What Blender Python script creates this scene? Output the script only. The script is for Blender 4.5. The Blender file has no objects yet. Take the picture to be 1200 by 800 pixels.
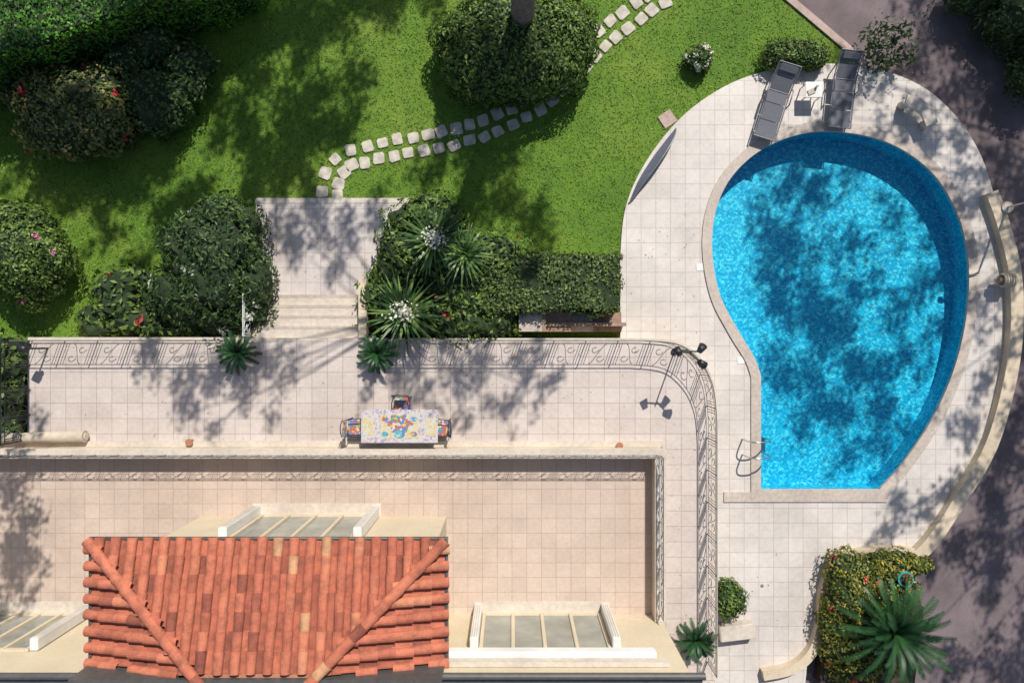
import bpy, bmesh, math, random
import numpy as np
from mathutils import Vector, Matrix
random.seed(7); rng=np.random.default_rng(7)
sc=bpy.context.scene
F=820.0; H=20.0
# survey plan -> metres (drone hovers over the origin, 20 m up)
def W(u,v,z=0.0):
    k=(H-z)/F
    return Vector(((u-600)*k,(400-v)*k,z))
SX,SY=-0.30,-0.85   # shadow offset per metre of height

# ---------------------------------------------------------------- materials
def newmat(name):
    m=bpy.data.materials.new(name); m.use_nodes=True
    nt=m.node_tree; nt.nodes.clear()
    o=nt.nodes.new('ShaderNodeOutputMaterial'); b=nt.nodes.new('ShaderNodeBsdfPrincipled')
    nt.links.new(b.outputs[0],o.inputs[0]); return m,nt,b,o
def N(nt,t,**k):
    n=nt.nodes.new(t)
    for a,v in k.items(): setattr(n,a,v)
    return n
def ramp(nt,stops):
    r=N(nt,'ShaderNodeValToRGB'); e=r.color_ramp.elements
    while len(e)<len(stops): e.new(0.5)
    for i,(p,c) in enumerate(stops):
        e[i].position=p; e[i].color=(*c,1)
    return r
def noise(nt,scale,detail=4,rough=0.6,pos=None):
    n=N(nt,'ShaderNodeTexNoise'); n.inputs['Scale'].default_value=scale
    n.inputs['Detail'].default_value=detail; n.inputs['Roughness'].default_value=rough
    if pos is None: pos=N(nt,'ShaderNodeNewGeometry').outputs['Position']
    nt.links.new(pos,n.inputs['Vector']); return n
def mul(nt,a,b,fac=1.0,typ='MULTIPLY'):
    m=N(nt,'ShaderNodeMix',data_type='RGBA',blend_type=typ)
    m.inputs[0].default_value=fac
    nt.links.new(a,m.inputs[6]); nt.links.new(b,m.inputs[7]); return m.outputs[2]
def bump(nt,b,src,strength,dist=0.01):
    n=N(nt,'ShaderNodeBump'); n.inputs['Strength'].default_value=strength; n.inputs['Distance'].default_value=dist
    nt.links.new(src,n.inputs['Height']); nt.links.new(n.outputs[0],b.inputs['Normal'])
def M(name,col,rough=0.6,var=0.2,scale=6,bmp=0.2,metal=0.0,dirt=0.15):
    m,nt,b,o=newmat(name)
    n=noise(nt,scale,2); 
    lo=tuple(c*(1-var) for c in col); hi=tuple(min(1,c*(1+var)) for c in col)
    r=ramp(nt,[(0.3,lo),(0.7,hi)]); nt.links.new(n.outputs[0],r.inputs[0])
    n2=noise(nt,0.9,3); r2=ramp(nt,[(0.35,(1-dirt,)*3),(0.65,(1,1,1))]); nt.links.new(n2.outputs[0],r2.inputs[0])
    nt.links.new(mul(nt,r.outputs[0],r2.outputs[0]),b.inputs['Base Color'])
    b.inputs['Roughness'].default_value=rough; b.inputs['Metallic'].default_value=metal
    if bmp>=0.5:
        n3=noise(nt,scale*8,1); bump(nt,b,n3.outputs[0],bmp)
    return m
def tilemat(name,c1,c2,mort,size=0.42,gap=0.012,rough=0.55,dirt=0.18,off=(0,0,0)):
    m,nt,b,o=newmat(name)
    g=N(nt,'ShaderNodeNewGeometry'); mp=N(nt,'ShaderNodeMapping'); mp.inputs['Location'].default_value=off
    nt.links.new(g.outputs['Position'],mp.inputs['Vector'])
    t=N(nt,'ShaderNodeTexBrick',offset=0.0,squash=1.0)
    nt.links.new(mp.outputs[0],t.inputs['Vector'])
    t.inputs['Scale'].default_value=1; t.inputs['Brick Width'].default_value=size; t.inputs['Row Height'].default_value=size
    t.inputs['Mortar Size'].default_value=gap; t.inputs['Mortar Smooth'].default_value=0.3
    t.inputs['Color1'].default_value=(*c1,1); t.inputs['Color2'].default_value=(*c2,1); t.inputs['Mortar'].default_value=(*mort,1)
    n=noise(nt,0.55,6,0.65); r=ramp(nt,[(0.33,(1-dirt,1-dirt*1.05,1-dirt*1.1)),(0.62,(1,1,1))]); nt.links.new(n.outputs[0],r.inputs[0])
    n2=noise(nt,9,4,0.75); r2=ramp(nt,[(0.3,(0.87,)*3),(0.6,(1.0,)*3)]); nt.links.new(n2.outputs[0],r2.inputs[0])
    c=mul(nt,t.outputs[0],r.outputs[0]); c=mul(nt,c,r2.outputs[0])
    nt.links.new(c,b.inputs['Base Color']); b.inputs['Roughness'].default_value=rough
    return m
def leafmat(name,stops,trans=0.25,rough=0.5):
    m,nt,b,o=newmat(name)
    a=N(nt,'ShaderNodeAttribute',attribute_name='rnd')
    r=ramp(nt,stops); nt.links.new(a.outputs['Fac'],r.inputs[0])
    n=noise(nt,1.6,1); r2=ramp(nt,[(0.35,(0.70,0.74,0.68)),(0.65,(1.18,1.14,1.0))]); nt.links.new(n.outputs[0],r2.inputs[0])
    c=mul(nt,r.outputs[0],r2.outputs[0])
    nt.links.new(c,b.inputs['Base Color']); b.inputs['Roughness'].default_value=rough
    b.inputs['Specular IOR Level'].default_value=0.3
    if trans>0:
        t=N(nt,'ShaderNodeBsdfTranslucent'); nt.links.new(c,t.inputs[0])
        mx=N(nt,'ShaderNodeMixShader'); mx.inputs[0].default_value=trans
        nt.links.new(b.outputs[0],mx.inputs[1]); nt.links.new(t.outputs[0],mx.inputs[2]); nt.links.new(mx.outputs[0],o.inputs[0])
    return m
def G(a,b,c): return [(0.0,a),(0.55,b),(1.0,c)]
L_dark=leafmat('leaf_dark',G((0.025,0.055,0.018),(0.06,0.115,0.034),(0.13,0.20,0.065)),0.2)
L_mid=leafmat('leaf_mid',G((0.045,0.09,0.018),(0.115,0.20,0.04),(0.24,0.32,0.09)),0.2)
L_bright=leafmat('leaf_bright',G((0.04,0.14,0.012),(0.09,0.26,0.025),(0.16,0.35,0.05)),0.2)
L_hedge=leafmat('leaf_hedge',G((0.05,0.085,0.022),(0.11,0.165,0.045),(0.20,0.26,0.09)),0.2)
L_yellow=leafmat('leaf_variegated',G((0.05,0.09,0.012),(0.15,0.19,0.032),(0.48,0.36,0.08)),0.2)
L_russet=leafmat('leaf_russet',G((0.05,0.09,0.025),(0.15,0.20,0.055),(0.38,0.28,0.14)),0.2)
L_cycad=leafmat('leaf_cycad',G((0.012,0.042,0.017),(0.026,0.082,0.028),(0.05,0.14,0.042)),0,0.4)
L_yucca=leafmat('leaf_yucca',G((0.04,0.09,0.025),(0.09,0.17,0.05),(0.20,0.29,0.09)),0.0,0.4)
L_grass=leafmat('grass_blade',G((0.055,0.125,0.010),(0.12,0.215,0.018),(0.21,0.30,0.035)),0,0.6)
FLW=leafmat('flower_white',G((0.5,0.5,0.42),(0.7,0.7,0.62),(0.8,0.8,0.75)),0)
FLR=leafmat('flower_red',G((0.45,0.02,0.03),(0.6,0.04,0.06),(0.7,0.12,0.15)),0)
FLP=leafmat('flower_pink',G((0.5,0.08,0.25),(0.6,0.15,0.4),(0.7,0.3,0.5)),0)
LITTER=leafmat('dry_leaf',G((0.16,0.10,0.06),(0.28,0.19,0.10),(0.36,0.30,0.15)),0)
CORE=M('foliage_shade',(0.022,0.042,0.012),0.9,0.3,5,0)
BARK=M('bark',(0.20,0.155,0.14),0.9,0.35,9,0.8)
SOIL=M('soil',(0.06,0.042,0.03),0.95,0.35,8,0.6)
T_terr=tilemat('terrace_tile',(0.58,0.495,0.44),(0.63,0.545,0.485),(0.37,0.305,0.27),0.42,0.009)
T_deck=tilemat('pool_deck_tile',(0.62,0.565,0.515),(0.68,0.615,0.56),(0.44,0.385,0.35),0.42,0.009,off=(0.1,0.13,0))
T_up=tilemat('balcony_tile',(0.56,0.44,0.36),(0.61,0.485,0.395),(0.41,0.315,0.255),0.40,0.009)
T_land=tilemat('landing_tile',(0.60,0.53,0.49),(0.65,0.575,0.53),(0.42,0.37,0.34),0.42,0.009)
STONE=M('pale_stone',(0.60,0.525,0.44),0.65,0.10,8,0.3)
COPE=M('coping_stone',(0.50,0.42,0.355),0.6,0.14,10,0.2)
CREAM=M('cream_render',(0.64,0.525,0.38),0.85,0.08,12,0.25,dirt=0.22)
WALLC=M('house_render',(0.62,0.52,0.37),0.85,0.05,12,0.2,dirt=0.1)
BROWN=M('brown_stone',(0.30,0.20,0.14),0.7,0.2,8,0.3)
WHITE=M('white_paint',(0.74,0.73,0.70),0.4,0.03,6,0)
IRONL=M('painted_iron',(0.17,0.15,0.14),0.5,0.2,10,0)
BLACK=M('black_metal',(0.02,0.02,0.022),0.45,0.2,10,0)
STEEL=M('stainless_steel',(0.6,0.6,0.6),0.25,0.05,10,0,1.0)
GLASS=M('window_glass',(0.30,0.30,0.26),0.08,0.2,1.5,0)
ASPH=M('asphalt',(0.20,0.155,0.16),0.9,0.2,30,0.6,dirt=0.35)
KERB=M('kerb_stone',(0.45,0.33,0.28),0.8,0.15,8,0.3)
FABRIC=M('mesh_fabric',(0.14,0.14,0.16),0.8,0.15,30,0.2)
GUT=M('gutter',(0.09,0.085,0.08),0.5,0.15,6,0)
BEIGE=M('beige_canvas',(0.52,0.44,0.34),0.8,0.1,8,0.2)
TURQ=M('turquoise_glaze',(0.03,0.38,0.34),0.3,0.1,8,0)
CLAY=M('clay_pot',(0.38,0.16,0.09),0.8,0.15,8,0.2)

def groundmat():
    m,nt,b,o=newmat('lawn_turf')
    n=noise(nt,0.4,5,0.65); r=ramp(nt,[(0.3,(0.075,0.165,0.012)),(0.5,(0.115,0.22,0.018)),(0.7,(0.185,0.265,0.035))]); nt.links.new(n.outputs[0],r.inputs[0])
    n2=noise(nt,18,4,0.75); r2=ramp(nt,[(0.3,(0.55,0.6,0.5)),(0.7,(1.2,1.15,1.05))]); nt.links.new(n2.outputs[0],r2.inputs[0])
    nt.links.new(mul(nt,r.outputs[0],r2.outputs[0]),b.inputs['Base Color']); b.inputs['Roughness'].default_value=0.9
    return m
TURF=groundmat()
def poolmat():
    m,nt,b,o=newmat('pool_mosaic')
    g=N(nt,'ShaderNodeNewGeometry')
    v=N(nt,'ShaderNodeTexVoronoi'); v.inputs['Scale'].default_value=17; nt.links.new(g.outputs['Position'],v.inputs['Vector'])
    r=ramp(nt,[(0.0,(0.0,0.32,0.56)),(0.5,(0.0,0.45,0.67)),(1.0,(0.16,0.72,0.82))])
    s=N(nt,'ShaderNodeSeparateColor'); nt.links.new(v.outputs['Color'],s.inputs[0]); nt.links.new(s.outputs[0],r.inputs[0])
    n=noise(nt,1.6,5,0.7); r2=ramp(nt,[(0.3,(0.75,0.82,0.88)),(0.7,(1.1,1.08,1.05))]); nt.links.new(n.outputs[0],r2.inputs[0])
    nt.links.new(mul(nt,r.outputs[0],r2.outputs[0]),b.inputs['Base Color']); b.inputs['Roughness'].default_value=0.5
    return m
POOL=poolmat()
def watermat():
    m=bpy.data.materials.new('pool_water'); m.use_nodes=True; nt=m.node_tree; nt.nodes.clear()
    o=N(nt,'ShaderNodeOutputMaterial'); t=N(nt,'ShaderNodeBsdfTransparent'); g=N(nt,'ShaderNodeBsdfGlossy')
    n0=noise(nt,5,2,0.6); r0=ramp(nt,[(0.35,(0.58,0.92,0.96)),(0.65,(0.80,1.0,1.0))]); nt.links.new(n0.outputs[0],r0.inputs[0])
    nt.links.new(r0.outputs[0],t.inputs[0])
    g.inputs['Roughness'].default_value=0.05
    f=N(nt,'ShaderNodeFresnel'); f.inputs[0].default_value=1.33
    n=noise(nt,3.0,3,0.6); bp=N(nt,'ShaderNodeBump'); bp.inputs['Strength'].default_value=0.6; bp.inputs['Distance'].default_value=0.05
    nt.links.new(n.outputs[0],bp.inputs['Height']); nt.links.new(bp.outputs[0],g.inputs['Normal']); nt.links.new(bp.outputs[0],f.inputs['Normal'])
    mx=N(nt,'ShaderNodeMixShader'); nt.links.new(f.outputs[0],mx.inputs[0]); nt.links.new(t.outputs[0],mx.inputs[1]); nt.links.new(g.outputs[0],mx.inputs[2])
    nt.links.new(mx.outputs[0],o.inputs[0]); return m
WATER=watermat()
def rooftile():
    m,nt,b,o=newmat('terracotta_tile')
    a=N(nt,'ShaderNodeAttribute',attribute_name='rnd')
    r=ramp(nt,[(0.0,(0.22,0.065,0.042)),(0.3,(0.43,0.125,0.072)),(0.75,(0.55,0.18,0.10)),(1.0,(0.55,0.33,0.17))]); nt.links.new(a.outputs['Fac'],r.inputs[0])
    n=noise(nt,4,6,0.75); r2=ramp(nt,[(0.32,(0.58,0.59,0.59)),(0.58,(1.08,1.06,1.04))]); nt.links.new(n.outputs[0],r2.inputs[0])
    nt.links.new(mul(nt,r.outputs[0],r2.outputs[0]),b.inputs['Base Color']); b.inputs['Roughness'].default_value=0.85
    return m
RT=rooftile()
def mosaic(name,scale,cols):
    m,nt,b,o=newmat(name)
    g=N(nt,'ShaderNodeNewGeometry'); v=N(nt,'ShaderNodeTexVoronoi'); v.inputs['Scale'].default_value=scale
    nt.links.new(g.outputs['Position'],v.inputs['Vector']); s=N(nt,'ShaderNodeSeparateColor'); nt.links.new(v.outputs['Color'],s.inputs[0])
    r=ramp(nt,[(i/len(cols),c) for i,c in enumerate(cols)]); r.color_ramp.interpolation='CONSTANT'
    nt.links.new(s.outputs[0],r.inputs[0]); nt.links.new(r.outputs[0],b.inputs['Base Color']); b.inputs['Roughness'].default_value=0.35
    return m
MOS_COL=mosaic('mosaic_colour',16,[(0.6,0.42,0.08),(0.10,0.22,0.45),(0.5,0.12,0.08),(0.6,0.55,0.4),(0.12,0.35,0.18),(0.30,0.14,0.36),(0.5,0.15,0.12)])
MOS_BOR=mosaic('mosaic_border',20,[(0.58,0.54,0.52),(0.54,0.50,0.50),(0.34,0.32,0.44),(0.58,0.52,0.48),(0.52,0.42,0.40)])
MOS_FLD=mosaic('mosaic_field',18,[(0.60,0.50,0.28),(0.58,0.54,0.42),(0.58,0.46,0.22),(0.55,0.54,0.48)])
MOS_BLUE=mosaic('mosaic_blue',18,[(0.08,0.38,0.42),(0.12,0.2,0.45),(0.4,0.5,0.5),(0.1,0.42,0.35)])

# ---------------------------------------------------------------- mesh helpers
def link(o,parent=None):
    sc.collection.objects.link(o)
    if parent: o.parent=parent
    return o
def empty(name):
    o=bpy.data.objects.new(name,None); return link(o)
def mesh(name,vs,fs,mats,parent=None,midx=None,smooth=False,rnd=None):
    me=bpy.data.meshes.new(name); me.from_pydata([tuple(v) for v in vs],[],fs)
    if not isinstance(mats,(list,tuple)): mats=[mats]
    for m in mats: me.materials.append(m)
    if midx is not None: me.polygons.foreach_set('material_index',midx)
    if rnd is not None:
        a=me.attributes.new('rnd','FLOAT','FACE'); a.data.foreach_set('value',rnd)
    if smooth: me.polygons.foreach_set('use_smooth',[True]*len(me.polygons))
    me.update(); return link(bpy.data.objects.new(name,me),parent)
def box(name,x0,x1,y0,y1,z0,z1,mat,parent=None,bev=0.0):
    bm=bmesh.new(); bmesh.ops.create_cube(bm,size=1)
    for v in bm.verts:
        v.co=Vector((x0 if v.co.x<0 else x1, y0 if v.co.y<0 else y1, z0 if v.co.z<0 else z1))
    if bev>0: bmesh.ops.bevel(bm,geom=bm.edges[:],offset=bev,segments=2,affect='EDGES')
    bmesh.ops.recalc_face_normals(bm,faces=bm.faces)
    me=bpy.data.meshes.new(name); bm.to_mesh(me); bm.free(); me.materials.append(mat)
    return link(bpy.data.objects.new(name,me),parent)
def obox(name,c,sx,sy,sz,rot,mat,parent=None,bev=0.0):
    o=box(name,-sx/2,sx/2,-sy/2,sy/2,-sz/2,sz/2,mat,parent,bev)
    o.location=c; o.rotation_euler=rot; return o
def cyl(name,c,r,h,mat,parent=None,r2=None,seg=20,rot=(0,0,0)):
    bm=bmesh.new(); bmesh.ops.create_cone(bm,cap_ends=True,segments=seg,radius1=r,radius2=r if r2 is None else r2,depth=h)
    me=bpy.data.meshes.new(name); bm.to_mesh(me); bm.free(); me.materials.append(mat)
    for p in me.polygons: p.use_smooth=len(p.vertices)==4
    o=link(bpy.data.objects.new(name,me),parent); o.location=c; o.rotation_euler=rot; return o
def tubes(name,lines,rad,mat,parent=None,res=2,radii=None):
    cu=bpy.data.curves.new(name,'CURVE'); cu.dimensions='3D'; cu.bevel_depth=rad; cu.bevel_resolution=res; cu.use_fill_caps=True
    for i,l in enumerate(lines):
        s=cu.splines.new('POLY'); s.points.add(len(l)-1)
        for j,p in enumerate(l):
            s.points[j].co=(p[0],p[1],p[2],1)
            if radii: s.points[j].radius=radii[i][j]
    cu.materials.append(mat); return link(bpy.data.objects.new(name,cu),parent)
def cat(pts,n=8,closed=False):
    P=[Vector(p) for p in pts]; out=[]; m=len(P)
    rngi=range(m if closed else m-1)
    for i in rngi:
        if closed: a,b,c,d=P[i-1],P[i],P[(i+1)%m],P[(i+2)%m]
        else: a,b,c,d=P[max(i-1,0)],P[i],P[i+1],P[min(i+2,m-1)]
        for k in range(n):
            t=k/n
            out.append(0.5*((2*b)+(c-a)*t+(2*a-5*b+4*c-d)*t*t+(3*b-a-3*c+d)*t**3))
    if not closed: out.append(P[-1])
    return out
def offset(pl,d,closed=True):
    n=len(pl); out=[]
    for i in range(n):
        a=pl[(i-1)%n] if closed or i>0 else pl[i]; b=pl[(i+1)%n] if closed or i<n-1 else pl[i]
        t=(b-a); t.z=0; t.normalize(); nn=Vector((t.y,-t.x,0))
        out.append(pl[i]+nn*d)
    return out
def slab(name,loops,z0,z1,mat,parent=None,side=None,sides=True):
    bm=bmesh.new(); allE=[]
    L=[]
    for lp in loops:
        vs=[bm.verts.new((p.x,p.y,z1)) for p in lp]; L.append(vs)
        allE+=[bm.edges.new((vs[i],vs[(i+1)%len(vs)])) for i in range(len(vs))]
    bmesh.ops.triangle_fill(bm,use_beauty=True,use_dissolve=False,edges=allE,normal=(0,0,1))
    for f in bm.faces:
        f.normal_update()
        if f.normal.z<0: f.normal_flip()
    for f in bm.faces: f.material_index=0
    if sides:
        for vs in L:
            lo=[bm.verts.new((v.co.x,v.co.y,z0)) for v in vs]; n=len(vs)
            for i in range(n):
                f=bm.faces.new((vs[i],vs[(i+1)%n],lo[(i+1)%n],lo[i])); f.material_index=1 if side else 0
    me=bpy.data.meshes.new(name); bm.to_mesh(me); bm.free(); me.materials.append(mat)
    if side: me.materials.append(side)
    return link(bpy.data.objects.new(name,me),parent)
def ribbonwall(name,pl,width,z0,z1,mat,parent=None,closed=False):
    a=offset(pl,-width/2,closed); b=offset(pl,width/2,closed); n=len(pl); vs=[];fs=[]
    for i in range(n):
        vs+=[(a[i].x,a[i].y,z0),(a[i].x,a[i].y,z1),(b[i].x,b[i].y,z1),(b[i].x,b[i].y,z0)]
    for i in range(n if closed else n-1):
        p=4*i;q=4*((i+1)%n)
        for k in range(3): fs.append((p+k,p+k+1,q+k+1,q+k))
    if not closed: fs+=[(0,1,2,3),(4*n-4,4*n-3,4*n-2,4*n-1)]
    return mesh(name,vs,fs,mat,parent)
def leaves(name,C,Nn,L,Wd,mats,midx=None,parent=None):
    n=len(C); r=rng.normal(size=(n,3)); Nn=Nn/np.linalg.norm(Nn,axis=1,keepdims=True)
    t=np.cross(Nn,r); t/=np.linalg.norm(t,axis=1,keepdims=True); b=np.cross(Nn,t)
    s=rng.uniform(0.6,1.3,(n,1)); l=t*L*s/2; w=b*Wd*s/2
    V=np.empty((n,4,3)); V[:,0]=C-l; V[:,1]=C+w+Nn*Wd*0.15; V[:,2]=C+l; V[:,3]=C-w+Nn*Wd*0.15
    me=bpy.data.meshes.new(name); me.vertices.add(4*n); me.vertices.foreach_set('co',V.ravel())
    me.loops.add(4*n); me.loops.foreach_set('vertex_index',np.arange(4*n,dtype=np.int32))
    me.polygons.add(n); me.polygons.foreach_set('loop_start',np.arange(n,dtype=np.int32)*4)
    try: me.polygons.foreach_set('loop_total',np.full(n,4,dtype=np.int32))
    except Exception: pass
    for m in mats: me.materials.append(m)
    if midx is not None: me.polygons.foreach_set('material_index',midx.astype(np.int32))
    me.update(calc_edges=True)
    a=me.attributes.new('rnd','FLOAT','FACE'); a.data.foreach_set('value',rng.random(n).astype(np.float32))
    return link(bpy.data.objects.new(name,me),parent)
def lump(d,ph,amp):
    return 1+amp*(np.sin(d[:,0]*4.1+ph[0])+np.sin(d[:,1]*4.7+ph[1])+np.sin(d[:,2]*5+ph[2])+0.8*np.sin(d[:,0]*9+d[:,1]*8+ph[3])+0.5*np.sin(d[:,0]*17+ph[1])*np.sin(d[:,1]*19+ph[2]))
def bush(name,clumps,mat,leaf=0.12,dens=330,amp=0.07,flower=None,ffrac=0.0,asp=0.5,core=True,z0=0.0,nest=0.84):
    Cs=[];Ns=[];cv=[];cf=[]
    for (u,v,zt,ru,rv) in clumps:
        zc=z0+(zt-z0)*0.45; rz=(zt-zc); k=(H-(zc+rz*0.3))/F; c=W(u,v,zc+rz*0.3); c.z=zc
        R=np.array([ru*k,rv*k,rz]); ph=rng.uniform(0,6.28,4)
        area=4*math.pi*((R[0]*R[1])**1.6/3+2*(((R[0]+R[1])/2*R[2])**1.6)/3)**(1/1.6)
        n=int(area*dens*(0.12/leaf)**2*0.75)
        d=rng.normal(size=(int(n*1.3)+8,3)); d/=np.linalg.norm(d,axis=1,keepdims=True); d=d[d[:,2]>-0.6][:n]
        rr=lump(d,ph,amp)*(1-np.abs(rng.normal(0,0.06,len(d)))+rng.uniform(0,0.05,len(d)))
        Cs.append(np.array(c)+d*rr[:,None]*R); nn=d/R*R.mean(); nn/=np.linalg.norm(nn,axis=1,keepdims=True)
        Ns.append(nn+rng.normal(size=nn.shape)*0.45)
        if core:
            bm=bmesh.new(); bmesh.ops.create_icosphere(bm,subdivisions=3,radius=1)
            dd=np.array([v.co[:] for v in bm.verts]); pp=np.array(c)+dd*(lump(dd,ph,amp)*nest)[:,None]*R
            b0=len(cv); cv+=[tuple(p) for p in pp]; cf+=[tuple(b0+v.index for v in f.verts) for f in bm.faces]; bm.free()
    C=np.vstack(Cs); Nn=np.vstack(Ns); C[:,2]=np.maximum(C[:,2],z0+0.02)
    mats=[mat]; mi=np.zeros(len(C),int)
    if flower is not None:
        mats.append(flower); k=max(3,int(len(C)*ffrac/14)); ctr=C[rng.choice(len(C),k)]
        ctr=ctr[ctr[:,2]>z0+0.3]
        for q in ctr:
            mi[(np.sum((C-q)**2,axis=1)<(leaf*0.9)**2)]=1
    o=leaves(name,C,Nn,leaf,leaf*asp,mats,mi)
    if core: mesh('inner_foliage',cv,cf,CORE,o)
    return o
def boxhedge(name,c,hx,hy,zt,rot,mat,leaf=0.1,dens=420,z0=0.0):
    n=int((4*hx*hy+4*(hx+hy)*zt)*dens*(0.12/leaf)**2*0.6)
    w=np.array([4*hx*hy,4*hx*zt,4*hy*zt]); w/=w.sum(); k=rng.choice(3,n,p=w)
    p=rng.uniform(-1,1,(n,3)); nn=np.zeros((n,3))
    s=np.sign(rng.uniform(-1,1,n))
    m=k==0; p[m,2]=1; nn[m,2]=1
    m=k==1; p[m,1]=s[m]; nn[m,1]=s[m]
    m=k==2; p[m,0]=s[m]; nn[m,0]=s[m]
    q=p.copy(); q[:,0]*=hx; q[:,1]*=hy; q[:,2]=z0+(p[:,2]+1)/2*(zt-z0)
    wob=0.06*np.sin(q[:,0]*3.1+q[:,1]*2)+0.05*np.sin(q[:,1]*5+q[:,0]*4.4)+rng.normal(0,0.035,n)
    q+=nn*wob[:,None]
    edge=(np.abs(p[:,0])>0.93)|(np.abs(p[:,1])>0.9); q[edge&(k==0),2]-=rng.uniform(0,0.12,(edge&(k==0)).sum())
    ca,sa=math.cos(rot),math.sin(rot); R=np.array([[ca,-sa,0],[sa,ca,0],[0,0,1]])
    C=q@R.T+np.array([c.x,c.y,0]); Nn=nn@R.T+rng.normal(size=(n,3))*0.4
    o=leaves(name,C,Nn,leaf,leaf*0.5,[mat])
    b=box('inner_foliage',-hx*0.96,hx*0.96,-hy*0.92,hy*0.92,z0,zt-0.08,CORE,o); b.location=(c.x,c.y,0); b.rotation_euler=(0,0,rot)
    return o

# ---------------------------------------------------------------- outlines
pool_px=[(890,440),(882,418),(862,385),(842,345),(833,295),(837,248),(856,207),(893,174),(945,155),(1000,156),(1050,171),(1093,203),(1122,250),(1135,305),(1133,368),(1119,430),(1094,488),(1060,540),(1030,574)]
ZD=0.05
pp=cat([W(u,v,ZD) for u,v in pool_px],8)
pool=[W(890,574,ZD)]+[W(890,530,ZD),W(890,485,ZD)]+pp
pool=[p.copy() for p in pool]
pn=len(pool)
ar=sum(pool[i].x*pool[(i+1)%pn].y-pool[(i+1)%pn].x*pool[i].y for i in range(pn))
sg=1 if ar>0 else -1
hole=offset(pool,sg*0.12)
deck_px=[(727,402),(727,365),(727,300),(734,240),(758,188),(798,138),(848,102),(900,83),(960,75),(1020,79),(1078,100),(1122,138),(1152,188),(1170,250),(1184,320),(1184,385),(1174,450),(1152,520),(1118,580),(1088,625)]
dk=cat([W(u,v,ZD) for u,v in deck_px[1:]],6)
deck=[W(727,402,ZD)]+dk+[W(u,v,ZD) for u,v in [(1060,648),(1000,652),(972,676),(962,710),(958,745),(946,776),(940,840),(800,840),(800,402)]]
# ---------------------------------------------------------------- ground
X0,X1=5.0,13.6; Y0,Y1=-4.9,6.6
gv=[(-400,-400),(400,-400),(400,400),(-400,400),(X0,Y0),(X1,Y0),(X1,Y1),(X0,Y1)]
mesh('ground',[(x,y,-0.34) for x,y in gv],[(0,1,5,4),(1,2,6,5),(2,3,7,6),(3,0,4,7)],TURF)
drv=[Vector((4,-60,0)),Vector((26,-60,0)),Vector((26,-10,0)),Vector((20,4,0)),Vector((14.9,7.6,0)),Vector((12.9,10,0)),Vector((-2,26,0)),Vector((-8,22,0)),Vector((4,8,0))]
slab('driveway',[drv,hole],-0.34,-0.30,ASPH)
lawnp=[W(-420,-420),W(560,-420),W(925,0),W(1003,66),W(1003,92),W(940,95),W(870,112),W(810,150),W(765,210),W(745,290),W(740,402),W(-420,402)]
slab('lawn',[lawnp],-0.34,0.0,TURF)
def inpoly(P,poly):
    x,y=P[:,0],P[:,1]; r=np.zeros(len(P),bool); n=len(poly)
    for i in range(n):
        a=poly[i];b=poly[(i+1)%n]
        c=((a.y>y)!=(b.y>y))&(x<(b.x-a.x)*(y-a.y)/((b.y-a.y) if abs(b.y-a.y)>1e-9 else 1e-9)+a.x); r^=c
    return r
slab('pool_deck',[deck,pool],-0.34,ZD,T_deck,side=CREAM)
n=90000; P=np.column_stack([rng.uniform(-15.5,10.5,n),rng.uniform(0,10.5,n)])
keep=inpoly(P,lawnp)&~inpoly(P,deck); P=P[keep]; n=len(P)
C=np.column_stack([P,rng.uniform(0.0,0.02,n)]); Nn=rng.normal(size=(n,3))*0.6; Nn[:,2]=np.abs(Nn[:,2])+0.7
leaves('lawn_grass',C,Nn,0.075,0.024,[L_grass])

# pool shell
pool_o=empty('swimming_pool')
ZF=-0.68
n=len(pool)
inw=offset(pool,-sg*0.004)
vs=[];fs=[]
for p in inw: vs+=[(p.x,p.y,ZD-0.002),(p.x,p.y,ZF)]
for i in range(n):
    a=2*i;b=2*((i+1)%n); fs.append((a,a+1,b+1,b))
mesh('pool_walls',vs,fs,POOL,pool_o)
slab('pool_floor',[hole],ZF-0.02,ZF,POOL,pool_o)
slab('pool_water',[offset(pool,-sg*0.006)],-0.075,-0.07,WATER,pool_o,sides=False)
inn=offset(pool,-sg*0.03); out=offset(pool,sg*0.25)
bl=W(890,574,ZD)
inn[0]=Vector((bl.x+0.03,bl.y+0.03,ZD)); out[0]=Vector((bl.x-0.25,bl.y-0.33,ZD))
inn[-1].y=bl.y+0.03; out[-1]=Vector((pool[-1].x+0.22,bl.y-0.33,ZD))
slab('pool_coping',[out,inn],ZD-0.04,ZD+0.045,COPE,pool_o)
p0=W(848,577,ZD)
box('pool_coping_edge',p0.x,out[0].x-0.003,out[0].y,out[0].y+0.28,ZD,ZD+0.045,COPE,pool_o)
for (u,v) in [(868,422),(820,313)]:
    c=W(u,v,ZD); obox('skimmer_lid',c+Vector((0,0,0.006)),0.2,0.2,0.012,(0,0,0.1),WHITE)
c=W(1139,320,ZD); obox('skimmer_lid',c+Vector((0,0,0.056)),0.24,0.16,0.014,(0,0,0.1),STONE)
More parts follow.
